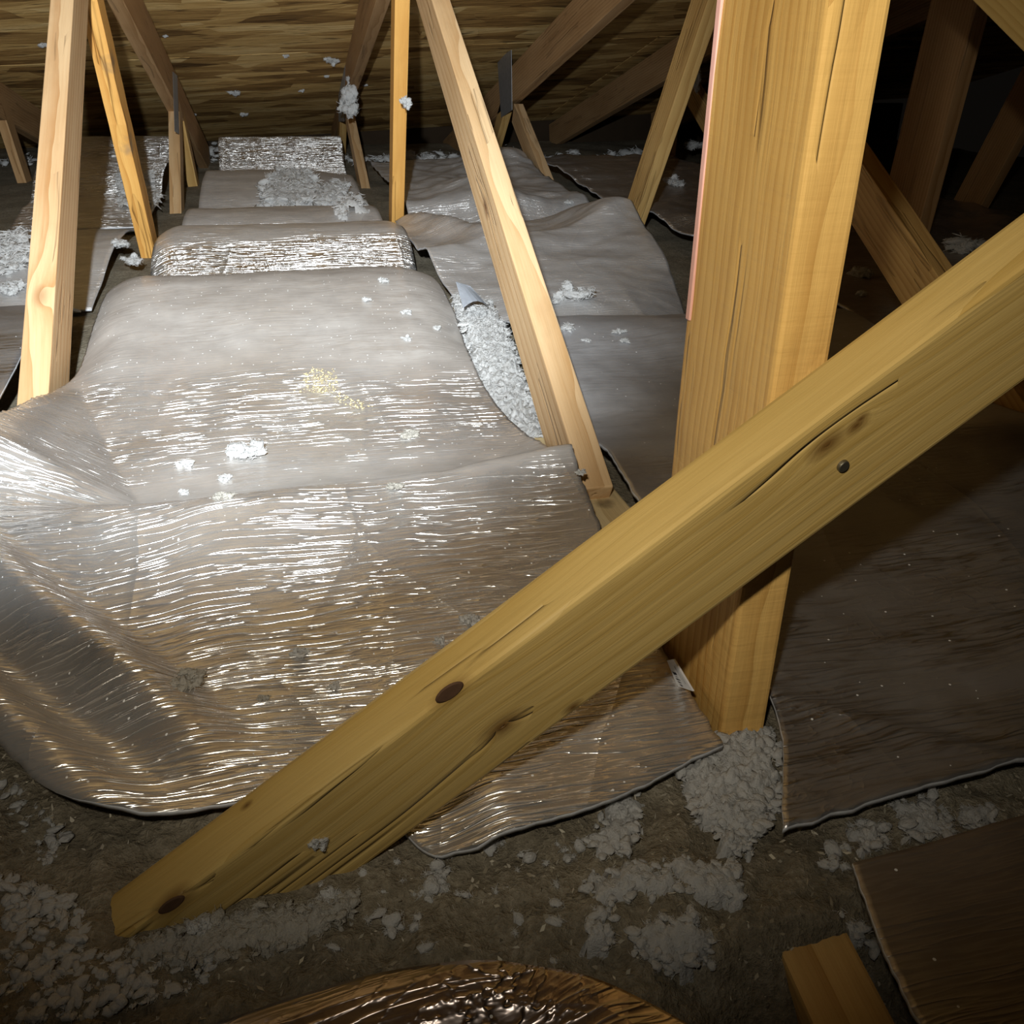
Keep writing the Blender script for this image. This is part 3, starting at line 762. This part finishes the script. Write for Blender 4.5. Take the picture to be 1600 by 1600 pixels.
# --- nearest sheets
def hD(x, y): return -0.004 - 0.05 * max(0, 0.27 - y) + 0.004 * ns(x * 8, y * 8, 4)
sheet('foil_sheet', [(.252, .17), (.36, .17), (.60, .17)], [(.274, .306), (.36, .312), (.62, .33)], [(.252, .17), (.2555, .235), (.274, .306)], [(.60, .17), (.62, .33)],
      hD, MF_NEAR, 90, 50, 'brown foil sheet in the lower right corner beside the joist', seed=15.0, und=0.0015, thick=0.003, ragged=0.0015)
def hE(x, y): return 0.0 - 0.42 * max(0, 0.288 - y) * sstep(0.12, 0.04, x) - 0.9 * max(0, y - 0.265) ** 2 * 6 - 0.02 * sstep(0.02, -0.12, x)
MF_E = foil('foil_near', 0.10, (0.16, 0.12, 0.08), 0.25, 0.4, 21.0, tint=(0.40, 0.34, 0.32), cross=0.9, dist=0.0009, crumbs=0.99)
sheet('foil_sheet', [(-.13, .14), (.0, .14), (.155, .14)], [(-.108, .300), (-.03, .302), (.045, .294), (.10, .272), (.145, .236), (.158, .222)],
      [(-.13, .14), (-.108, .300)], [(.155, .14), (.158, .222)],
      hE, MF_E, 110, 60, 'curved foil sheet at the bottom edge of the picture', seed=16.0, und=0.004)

# ================================================================== WHITE FLUFF
def blob_template(sub):
    bm = bmesh.new(); bmesh.ops.create_icosphere(bm, subdivisions=sub, radius=1.0)
    v = np.array([q.co[:] for q in bm.verts]); f = [tuple(x.index for x in p.verts) for p in bm.faces]
    bm.free(); return v, f
T1 = blob_template(1); T2 = blob_template(2)
rng = np.random.default_rng(11)
def fluffy(tmpl, n):                        # ragged cottony lumps
    out = []
    for q in range(n):
        v, f = tmpl; k = q * 13.7
        amp = []
        for p in v:
            a = 1 + 0.50 * ns(p[0] * 1.2 + k, p[1] * 1.2, p[2] * 1.2)
            a += 0.30 * (abs(ns(p[0] * 2.6 + k, p[1] * 2.6, p[2] * 2.6)) * 2 - 0.5)
            if len(v) > 200: a += 0.18 * (abs(ns(p[0] * 6, p[1] * 6 + k, p[2] * 6)) * 2 - 0.5)
            amp.append(max(0.3, a))
        out.append((v * np.array(amp)[:, None], f))
    return out
T1 = fluffy(T1, 8); T2 = fluffy(T2, 10); T3 = fluffy(blob_template(3), 10)
def add_blob(V, Fc, c, r, tmpl, flat=0.6):
    v, f = tmpl[int(rng.integers(len(tmpl)))]
    q = rng.normal(size=(3, 3)); q, _ = np.linalg.qr(q)
    sc = np.array([1.15, rng.uniform(0.55, 0.9), rng.uniform(0.4, 0.7)])
    w_ = (v * sc) @ q.T * r
    w_[:, 2] *= flat * 0.8
    n = V_COUNT.get(id(V), 0); V_COUNT[id(V)] = n + len(w_)
    V.append(w_ + np.asarray(c)); Fc.extend([tuple(i + n for i in t) for t in f])
V_COUNT = {}
def add_fibres(V, Fc, pts, length, width, n):
    """curled strands of glass fibre standing off a cloud of points"""
    for _ in range(n):
        p = np.array(pts[int(rng.integers(len(pts)))], float) + rng.normal(size=3) * length * 0.12
        a = rng.normal(size=3); a /= np.linalg.norm(a); a[2] = abs(a[2]) * 0.6
        b = rng.normal(size=3); b -= a * (a @ b); b /= np.linalg.norm(b)
        sd = np.cross(a, b) * width * 0.5
        L = length * rng.uniform(0.4, 1.1); c = rng.uniform(0.2, 0.9)
        k = V_COUNT.get(id(V), 0); V_COUNT[id(V)] = k + 6
        q0 = p - a * L * 0.5; q1 = p + b * L * c * 0.3; q2 = p + a * L * 0.5
        V.append(np.array([q0 - sd * .4, q0 + sd * .4, q1 - sd, q1 + sd, q2 - sd * .3, q2 + sd * .3]))
        Fc.append((k, k + 1, k + 3, k + 2)); Fc.append((k + 2, k + 3, k + 5, k + 4))
def tuft_mesh(name, n, tmpl, flat=0.6, hairs=10):
    V = []; Fc = []; V_COUNT[id(V)] = 0
    for i in range(n):
        a = rng.uniform(0, 6.283); d = math.sqrt(rng.uniform(0, 1)) * 0.72
        rr = rng.uniform(0.16, 0.34)
        add_blob(V, Fc, (math.cos(a) * d, math.sin(a) * d * rng.uniform(.6, 1), rng.uniform(0.05, 0.5) * (1 - d * 0.6) * flat * 1.4), rr, tmpl, 0.9)
    add_fibres(V, Fc, np.vstack(V)[::3], 0.42, 0.045, 420)
    return mesh(name, np.vstack(V), Fc, True)
TUFTS = [tuft_mesh('insulation_tuft', n, T3, f) for n, f in ((26, .7), (18, .8), (32, .6), (13, .9))]
for t_ in TUFTS: t_.materials.append(MAT_FLUFF)
TUFTS_G = [tuft_mesh('dusty_tuft', 22, T3, .5)]; TUFTS_G[0].materials.append(MAT_FLUFF_GREY)
tuft_n = 0
def tuft(px, py, rpx, surf, label, group=None, grey=False, normal=(0, 0, 1)):
    """one tuft of fibre resting on a surface; rpx is its apparent half width"""
    global tuft_n
    p = surf(px, py) if callable(surf) else surf
    d = np.dot(W.T @ (np.asarray(p) - CAM), [0, 0, 1]); r = rpx * d / F
    me = TUFTS_G[0] if grey else TUFTS[tuft_n % len(TUFTS)]
    o = bpy.data.objects.new('insulation_tuft', me); COL.objects.link(o)
    q = Vector((0, 0, 1)).rotation_difference(Vector(normal))
    o.rotation_mode = 'QUATERNION'
    from mathutils import Quaternion
    o.rotation_quaternion = q @ Quaternion((0, 0, 1), tuft_n * 2.1)
    o.scale = (r * 1.32, r * 1.32, r * 1.2); o.location = Vector(p) + Vector(normal) * r * 0.12
    tag(o, label, 'insulation', group)
    tuft_n += 1
    return o
sA = lambda a, b: on_h(a, b, hA)
tuft(385, 712, 27, sA, 'largest white fluff tuft on the bright foil, near its centre left')
tuft(290, 730, 14, sA, 'small white tuft left of the largest tuft on bright foil')
tuft(352, 750, 11, sA, 'small white tuft just below the largest tuft on bright foil')
tuft(350, 778, 14, sA, 'flat pale tuft lying in the foil fold below the largest tuft', grey=True)
tuft(288, 772, 9, sA, 'tiny white tuft in the fold at the left of the bright foil')
tuft(640, 682, 16, sA, 'thin stringy tuft near the right corner of the bright foil', grey=True)
tuft(618, 762, 12, sA, 'yellowish tuft at the foil fold, right of the middle', grey=True)
tuft(470, 1025, 15, sA, 'round white tuft on the crinkled foil left of the brace')
tuft(290, 1070, 29, sA, 'greyish cottony tuft on the lower left foil', grey=True)
tuft(522, 1074, 10, sA, 'small white tuft beside the brace on the crinkled foil')
tuft(735, 972, 15, sA, 'upper of two white tufts tucked against the brace')
tuft(688, 1002, 10, sA, 'lower of two white tufts tucked against the brace')
tuft(412, 1092, 9, sA, 'faint brownish tuft right of the greyish cottony tuft', grey=True)
tuft(635, 491, 9, sA, 'small white tuft on top of the bright foil near its torn edge')
tuft(683, 514, 7, sA, 'tiny white tuft nearest the torn edge of bright foil')
tuft(634, 532, 9, sA, 'small white tuft below another on the bright foil by the tear')
tuft(600, 441, 9, sA, 'white tuft on the crest of the bright foil')
tuft(574, 470, 8, sA, 'faint small tuft just below the crest of the bright foil')
tuft(908, 740, 8, lambda a, b: on_x(a, b, XC - 0.012), 'white tuft on the foil corner at the foot of the pale web')
sR1 = lambda a, b: on_h(a, b, lambda x, y: max(hR1(x, y), hR2(x, y) if y > 1.4 else -1))
tuft(903, 470, 32, sR1, 'big bright white tuft on the grey foil right of the pale web')
tuft(868, 474, 9, sR1, 'small white tuft touching the left of the big bright tuft')
tuft(884, 517, 15, sR1, 'white tuft below the big bright tuft, beside the pale web')
tuft(916, 534, 7, sR1, 'tiny white tuft lower right of the tuft beside the pale web')
tuft(964, 520, 8, sR1, 'upper left one of three small tufts near the big post')
tuft(975, 519, 5, sR1, 'upper right one of three small tufts near the big post')
tuft(976, 535, 8, sR1, 'lowest one of three small tufts near the big post')
sF = lambda a, b: on_h(a, b, lambda x, y: floor_h(x, y) + 0.05)
tuft(712, 325, 20, lambda a, b: on_h(a, b, hR2), 'white tuft left of the pale web on the far grey foil')
tuft(1050, 290, 17, lambda a, b: on_h(a, b, hQ2), 'white tuft on dark far foil left of the big post')
tuft(1006, 290, 8, lambda a, b: on_h(a, b, hQ2), 'small white tuft beside the leaning web on dark foil')
tuft(1085, 232, 15, lambda a, b: on_h(a, b, hQ2), 'dim white tuft at the back left of the big post')
tuft(890, 318, 7, lambda a, b: on_h(a, b, hR3), 'small white tuft on the far rumpled foil')
tuft(1095, 122, 17, lambda a, b: on_x(a, b, XR2 - 0.01), 'white tuft caught on the dark truss joint left of the big post', normal=(-1, 0, 0))
tuft(548, 160, 21, lambda a, b: on_x(a, b, XC - 0.012), 'white tuft caught on the truss joint below the roof boards', normal=(-0.5, -0.8, 0.2))
tuft(546, 126, 7, lambda a, b: on_x(a, b, XC - 0.004), 'small tuft on the top chord above the truss joint', normal=(-1, 0, 0))
tuft(634, 160, 9, lambda a, b: on_x(a, b, XC + 0.01), 'white wisp stuck to the orange upright web', normal=(0, -1, 0))
tuft(500, 1312, 16, lambda a, b: brace_local(a, b), 'small white tuft clinging to the lower face of the brace', normal=tuple(face_n))
tuft(312, 1452, 17, lambda a, b: on_h(a, b, lambda x, y: floor_h(x, y) + 0.006), 'white tuft at the buried lower end of the brace')
for (a, b, r, t_) in ((25, 405, 28, 'white fluff heap behind the left post at the frame edge'), (20, 455, 22, 'white fluff below the heap behind the left post'),
                      (205, 412, 16, 'white tuft between left post and orange waney web'), (190, 385, 14, 'upper white tuft between left post and waney web')):
    tuft(a, b, r, lambda p, q: on_h(p, q, lambda x, y: pL2(y) if y > 1.75 else pL(y)), t_)
for (a, b, r, t_) in ((1505, 392, 30, 'dim white fluff on dark foil right of the dim post'), (1345, 432, 18, 'dim white tuft between big post and brace'),
                      (1318, 540, 16, 'white tuft just above the brace, right of the big post'), (1345, 462, 10, 'thin white scrap on dark foil beside the big post')):
    tuft(a, b, r, lambda p, q: on_h(p, q, lambda x, y: hQ1(x, y) if y < 2 else 0.02), t_)
def on_roof(px, py):
    r = ray(px, py)
    g0 = CAM[2] - roof_z(CAM[0], CAM[1]); g1 = r[2] - 0.05 * r[0] - ROOF_B * r[1]
    return CAM + r * min(-g0 / g1, (5.3) / r[1])
RN = (0.05, ROOF_B, -1.0)
RN = tuple(np.array((0.05, ROOF_B, -1.0)) / np.linalg.norm((0.05, ROOF_B, -1.0)))
for (a, b, r, t_) in ((366, 142, 9, 'largest white speck of fluff stuck to the roof boards'), (381, 177, 6, 'white speck below the largest on the roof boards'),
                      (520, 90, 12, 'white tuft on the roof boards left of the centre chord'), (68, 68, 8, 'white wisp on the roof boards beside the left post'),
                      (303, 178, 4, 'small speck of fluff on the roof boards by the left chord'), (510, 118, 4, 'tiny speck under the tuft on the roof boards'),
                      (470, 140, 5, 'thin fluff speck mid roof boards'), (335, 222, 5, 'fluff speck low on the roof boards near left webs'),
                      (482, 218, 5, 'fluff speck low on the roof boards near the centre webs'), (570, 132, 4, 'fluff speck right of the centre joint on roof boards'),
                      (447, 86, 5, 'fluff speck on the boards near the panel seam'), (258, 55, 4, 'fluff speck high on boards near left chord')):
    tuft(a, b, r, on_roof, t_, normal=RN)

# heaps nobody could count into pieces
def inside(P, q):
    ins = np.zeros(len(q), bool); j = len(P) - 1
    for i in range(len(P)):
        c = (P[i, 1] > q[:, 1]) != (P[j, 1] > q[:, 1])
        with np.errstate(divide='ignore', invalid='ignore'):
            ins ^= c & (q[:, 0] < (P[j, 0] - P[i, 0]) * (q[:, 1] - P[i, 1]) / (P[j, 1] - P[i, 1]) + P[i, 0])
        j = i
    return ins
def edge_dist(P, q):
    d = np.full(len(q), 9.0); j = len(P) - 1
    for i in range(len(P)):
        a, b = P[j], P[i]; ab = b - a
        t = np.clip(((q - a) @ ab) / max(ab @ ab, 1e-12), 0, 1)
        d = np.minimum(d, np.linalg.norm(q - (a + t[:, None] * ab), axis=1)); j = i
    return d
def heap(label, polys, hf, n, rmin, rmax, lift=0.4, mat=MAT_FLUFF, tm=T2, mound=None, name='loose_insulation', fib=(0.0055, 0.00035, 3500)):
    """clumps strewn over outlines on the ground, on top of a soft billowing mound"""
    V = []; Fc = []; V_COUNT[id(V)] = 0
    for (poly, cnt) in polys:
        P = np.array(poly, float); lo = P.min(0); hi = P.max(0); k = 0
        if mound:
            amp, res, edge = mound; m = edge * 0.9
            xs = np.arange(lo[0] - m, hi[0] + m, res); ys = np.arange(lo[1] - m, hi[1] + m, res)
            q = np.array([(x, y) for y in ys for x in xs])
            d = edge_dist(P, q); d[~inside(P, q)] *= -1
            nn = np.array([ns(x / edge * 1.1, y / edge * 1.1, 4) * 0.6 + ns(x / edge * 3, y / edge * 3, 9) * 0.35 for x, y in q])
            d2 = d / edge + nn * 1.3
            z = np.empty(len(q))
            for i_, (x, y) in enumerate(q):
                bl = abs(ns(x / edge * 2.2, y / edge * 2.2, 1)) * 0.9 + abs(ns(x / edge * 5, y / edge * 5, 2)) * 0.55 + abs(ns(x / edge * 11, y / edge * 11, 3)) * 0.30
                z[i_] = hf(x, y) + amp * (sstep(-0.15, 0.9, d2[i_]) * (0.45 + bl * 0.8)) - 0.012 * (1 - sstep(-0.12, 0.4, d2[i_]))
            ok = d2 > -0.12
            idx = -np.ones(len(q), int); base = V_COUNT[id(V)]
            nxx = len(xs); quads = []
            for jj in range(len(ys) - 1):
                for ii in range(nxx - 1):
                    c = (jj * nxx + ii, jj * nxx + ii + 1, (jj + 1) * nxx + ii + 1, (jj + 1) * nxx + ii)
                    if ok[list(c)].all(): quads.append(c)
            used = sorted({a for c in quads for a in c})
            for m_, a in enumerate(used): idx[a] = m_
            V.append(np.column_stack([q[used], z[used]]) if used else np.zeros((0, 3)))
            V_COUNT[id(V)] = base + len(used)
            Fc.extend([tuple(int(base + idx[a]) for a in c) for c in quads])
        while k < cnt:
            q = lo + rng.random((64, 2)) * (hi - lo)
            for p in q[inside(P, q)]:
                if k >= cnt: break
                k += 1
                r = rmin + (rmax - rmin) * rng.random() ** 2.5
                add_blob(V, Fc, (p[0], p[1], hf(p[0], p[1]) + r * lift * rng.uniform(0.0, 1.5) + (mound[0] * 0.3 if mound else 0)), r, tm, 0.7)
    if fib:
        tops = [w_[w_[:, 2] > np.median(w_[:, 2])] for w_ in V if len(w_)]
        add_fibres(V, Fc, np.vstack(tops), fib[0], fib[1], fib[2])
    v = np.vstack(V); org = v.mean(0)
    o = link(name, mesh(name, v - org, Fc, True), mat); o.location = org
    tag(o, label, 'insulation', kind='stuff')
    return o
def plan(poly, hf):
    return [on_h(a, b, hf)[:2] for a, b in poly]
fl = floor_h
G1 = (0.010, 0.0022, 0.012)
heap('big white insulation heap at the foot of the big post', [
    (plan([(1055, 1215), (1090, 1165), (1150, 1150), (1205, 1150), (1222, 1215), (1215, 1275), (1185, 1320), (1130, 1320), (1085, 1290)], fl), 520),
    (plan([(1120, 1300), (1190, 1300), (1180, 1345), (1120, 1340)], fl), 40)], fl, 0, 0.0015, 0.0062, 0.8, mound=(0.016, 0.002, 0.014))
heap('white insulation clumps strewn left of the heap at the big post', [
    (plan([(950, 1245), (995, 1235), (1000, 1290), (985, 1340), (940, 1350), (920, 1330)], fl), 110),
    (plan([(905, 1375), (985, 1350), (1060, 1370), (1060, 1420), (1000, 1410), (930, 1430)], fl), 55),
    (plan([(1030, 1345), (1150, 1350), (1165, 1420), (1120, 1425), (1060, 1390)], fl), 70),
    (plan([(975, 1180), (1010, 1170), (1005, 1225), (970, 1215)], fl), 18),
    (plan([(985, 1460), (1060, 1420), (1120, 1470), (1110, 1520), (1040, 1530), (990, 1500)], fl), 90),
    (plan([(920, 1420), (960, 1420), (960, 1490), (910, 1490)], fl), 16)], fl, 0, 0.0014, 0.0058, 0.45, mound=G1)
heap('white insulation clumps below the dark foil at the right', [
    (plan([(1385, 1262), (1440, 1245), (1475, 1265), (1490, 1310), (1420, 1318)], fl), 70),
    (plan([(1325, 1295), (1375, 1290), (1385, 1330), (1345, 1340)], fl), 26),
    (plan([(1285, 1330), (1325, 1330), (1320, 1365), (1280, 1365)], fl), 16),
    (plan([(1495, 1260), (1550, 1265), (1545, 1305), (1505, 1305)], fl), 22),
    (plan([(1310, 1435), (1340, 1440), (1370, 1495), (1345, 1490)], fl), 10)], fl, 0, 0.0014, 0.0058, 0.45, mound=G1)
heap('white insulation clumps in the lower left corner', [
    (plan([(0, 1205), (60, 1260), (130, 1330), (90, 1350), (0, 1270)], fl), 30),
    (plan([(60, 1310), (110, 1325), (100, 1350), (60, 1350)], fl), 12),
    (plan([(0, 1370), (60, 1380), (140, 1420), (130, 1500), (60, 1560), (0, 1560)], fl), 260),
    (plan([(40, 1500), (200, 1490), (330, 1480), (330, 1540), (150, 1590), (30, 1600)], fl), 260)], fl, 0, 0.0013, 0.0056, 0.45)
heap('pale insulation drift against the lower end of the brace', [
    (plan([(200, 1480), (300, 1450), (400, 1420), (470, 1420), (560, 1400), (560, 1440), (480, 1480), (370, 1510), (200, 1510)], fl), 260)], fl, 0, 0.0012, 0.005, 0.6, MAT_FLUFF_GREY, mound=(0.010, 0.002, 0.010))
heap('small white clumps on the bare insulation under the brace', [
    (plan([(655, 1365), (695, 1362), (700, 1395), (675, 1412), (655, 1400)], fl), 34),
    (plan([(495, 1400), (530, 1395), (535, 1430), (500, 1430)], fl), 14),
    (plan([(595, 1435), (630, 1435), (625, 1460), (600, 1460)], fl), 9),
    (plan([(700, 1280), (780, 1290), (830, 1320), (790, 1330), (720, 1315)], fl), 12),
    (plan([(560, 1330), (880, 1330), (900, 1500), (420, 1540), (420, 1460)], fl), 40),
    (plan([(870, 1320), (910, 1320), (905, 1345), (880, 1345)], fl), 6)], fl, 0, 0.0014, 0.006, 0.4)
heap('white insulation strip exposed at the torn foil edge beside the pale web', [
    ([(.232, .97), (.285, .95), (.30, 1.2), (.31, 1.45), (.255, 1.5), (.24, 1.36), (.225, 1.12)], 420)],
    lambda x, y: -0.016 + 0.045 * sstep(1.05, 1.4, y), 0, 0.002, 0.008, 0.8, mound=(0.018, 0.0028, 0.016), fib=(0.014, 0.0011, 7000))
heap('big white insulation patch lying on the far foil in the middle bay', [
    (plan([(400, 325), (415, 290), (440, 275), (490, 275), (500, 300), (540, 290), (550, 325), (470, 335)], lambda x, y: hC4(y)), 260),
    (plan([(520, 335), (560, 318), (570, 330), (535, 352)], lambda x, y: hC3(y) if y < 2.8 else hC4(y)), 20)],
    lambda x, y: (hC4(y) if y > 2.83 else hC3(y)) + 0.004, 0, 0.006, 0.020, 0.5, mound=(0.030, 0.008, 0.04), fib=(0.03, 0.003, 4000))
heap('white insulation scattered on the bright far foil behind the waney web', [
    (plan([(180, 280), (240, 275), (250, 325), (190, 330)], lambda x, y: pL3(y)), 60)],
    lambda x, y: pL3(y) + 0.006, 0, 0.006, 0.018, 0.4, mound=(0.02, 0.008, 0.04), fib=(0.03, 0.003, 1200))
heap('white insulation spread on the grey foil at the left edge', [
    (plan([(0, 385), (40, 370), (45, 420), (0, 440)], lambda x, y: pL2(y)), 60)],
    lambda x, y: pL2(y) + 0.006, 0, 0.006, 0.018, 0.4, mound=(0.02, 0.008, 0.04), fib=(0.03, 0.003, 1200))
heap('loose white insulation along the eave beyond the foil', [
    ([(-1.2, 4.35), (1.4, 4.0), (1.9, 4.5), (-1.2, 4.7)], 320)], lambda x, y: -0.03 + 0.03 * ns(x * 3, y * 3, 1), 0, 0.012, 0.04, 0.5, fib=(0.04, 0.004, 3000))
# yellow sawdust on the bright foil
heap('yellowish sawdust spill in the middle of the bright foil', [
    (plan([(470, 592), (490, 575), (520, 578), (532, 600), (520, 618), (485, 615)], hA), 260),
    (plan([(520, 612), (545, 622), (580, 634), (585, 642), (550, 640), (525, 628)], hA), 70),
    (plan([(450, 605), (470, 600), (480, 615), (462, 618)], hA), 12)],
    lambda x, y: hA(x, y) + 0.002, 0, 0.0007, 0.0024, 0.3, plain('sawdust', (0.52, 0.43, 0.24), 1, 0, 0.3, 300), T1, name='sawdust', fib=None)
# fine cellulose chips over the bare floor
V = []; Fc = []
for i in range(9000):
    x = rng.uniform(-.32, .5); y = rng.uniform(.2, .56)
    r = rng.uniform(.0008, .0032); a = rng.normal(size=3); b = rng.normal(size=3); a *= r / np.linalg.norm(a); b *= r * .6 / np.linalg.norm(b)
    if .35 < y < .44 and x < .02: continue
    c = np.array([x, y, floor_d(x, y) + r * 0.3]); i_ = len(V)
    V += [c - a, c + b, c + a, c - b * rng.uniform(.3, 1)]
    Fc.append((i_, i_ + 1, i_ + 2, i_ + 3))
tag(link('cellulose_chips', mesh('cellulose_chips', V, Fc), MAT_CHIP), 'fine brown cellulose chips covering the bare attic floor', 'insulation', kind='stuff')

# printed scrap of the foil's paper backing, folded up against the post
sc = empty('printed_scrap', on_x(1060, 1060, 0.2435)); tag(sc, 'white printed scrap of backing wedged between foil and big post', 'paper')
Q = [Vector(on_x(a, b, 0.2435)) - Vector(sc.location) for a, b in ((1042, 1032), (1052, 1030), (1082, 1080), (1058, 1072))]
PT = Vector((0.0015, 0, 0))
me = mesh('paper', [*(q for q in Q), *(q + PT for q in Q)], [(3, 2, 1, 0), (4, 5, 6, 7), (0, 1, 5, 4), (1, 2, 6, 5), (2, 3, 7, 6), (3, 0, 4, 7)])
link('paper', me, plain('scrap_paper', (0.62, 0.63, 0.66), 0.7, 0, 0.1, 100), sc)
V = []; Fc = []
def lerpq(u, v): return (Q[0] * (1 - u) + Q[1] * u) * (1 - v) + (Q[3] * (1 - u) + Q[2] * u) * v
for (u0, u1, va, vb) in ((.15, .5, .42, .54), (.25, .5, .58, .62), (.2, .55, .66, .72), (.25, .5, .76, .82), (.3, .5, .86, .93), (.66, .72, .2, .9), (.80, .83, .3, .8)):
    n = len(V); V += [lerpq(u0, va) - PT * .3, lerpq(u1, va + .04) - PT * .3, lerpq(u1, vb) - PT * .3, lerpq(u0 + .06, vb) - PT * .3]; Fc.append((n, n + 1, n + 2, n + 3))
link('print', mesh('print', V, Fc), plain('print_ink', (0.02, 0.02, 0.03), 0.7), sc)
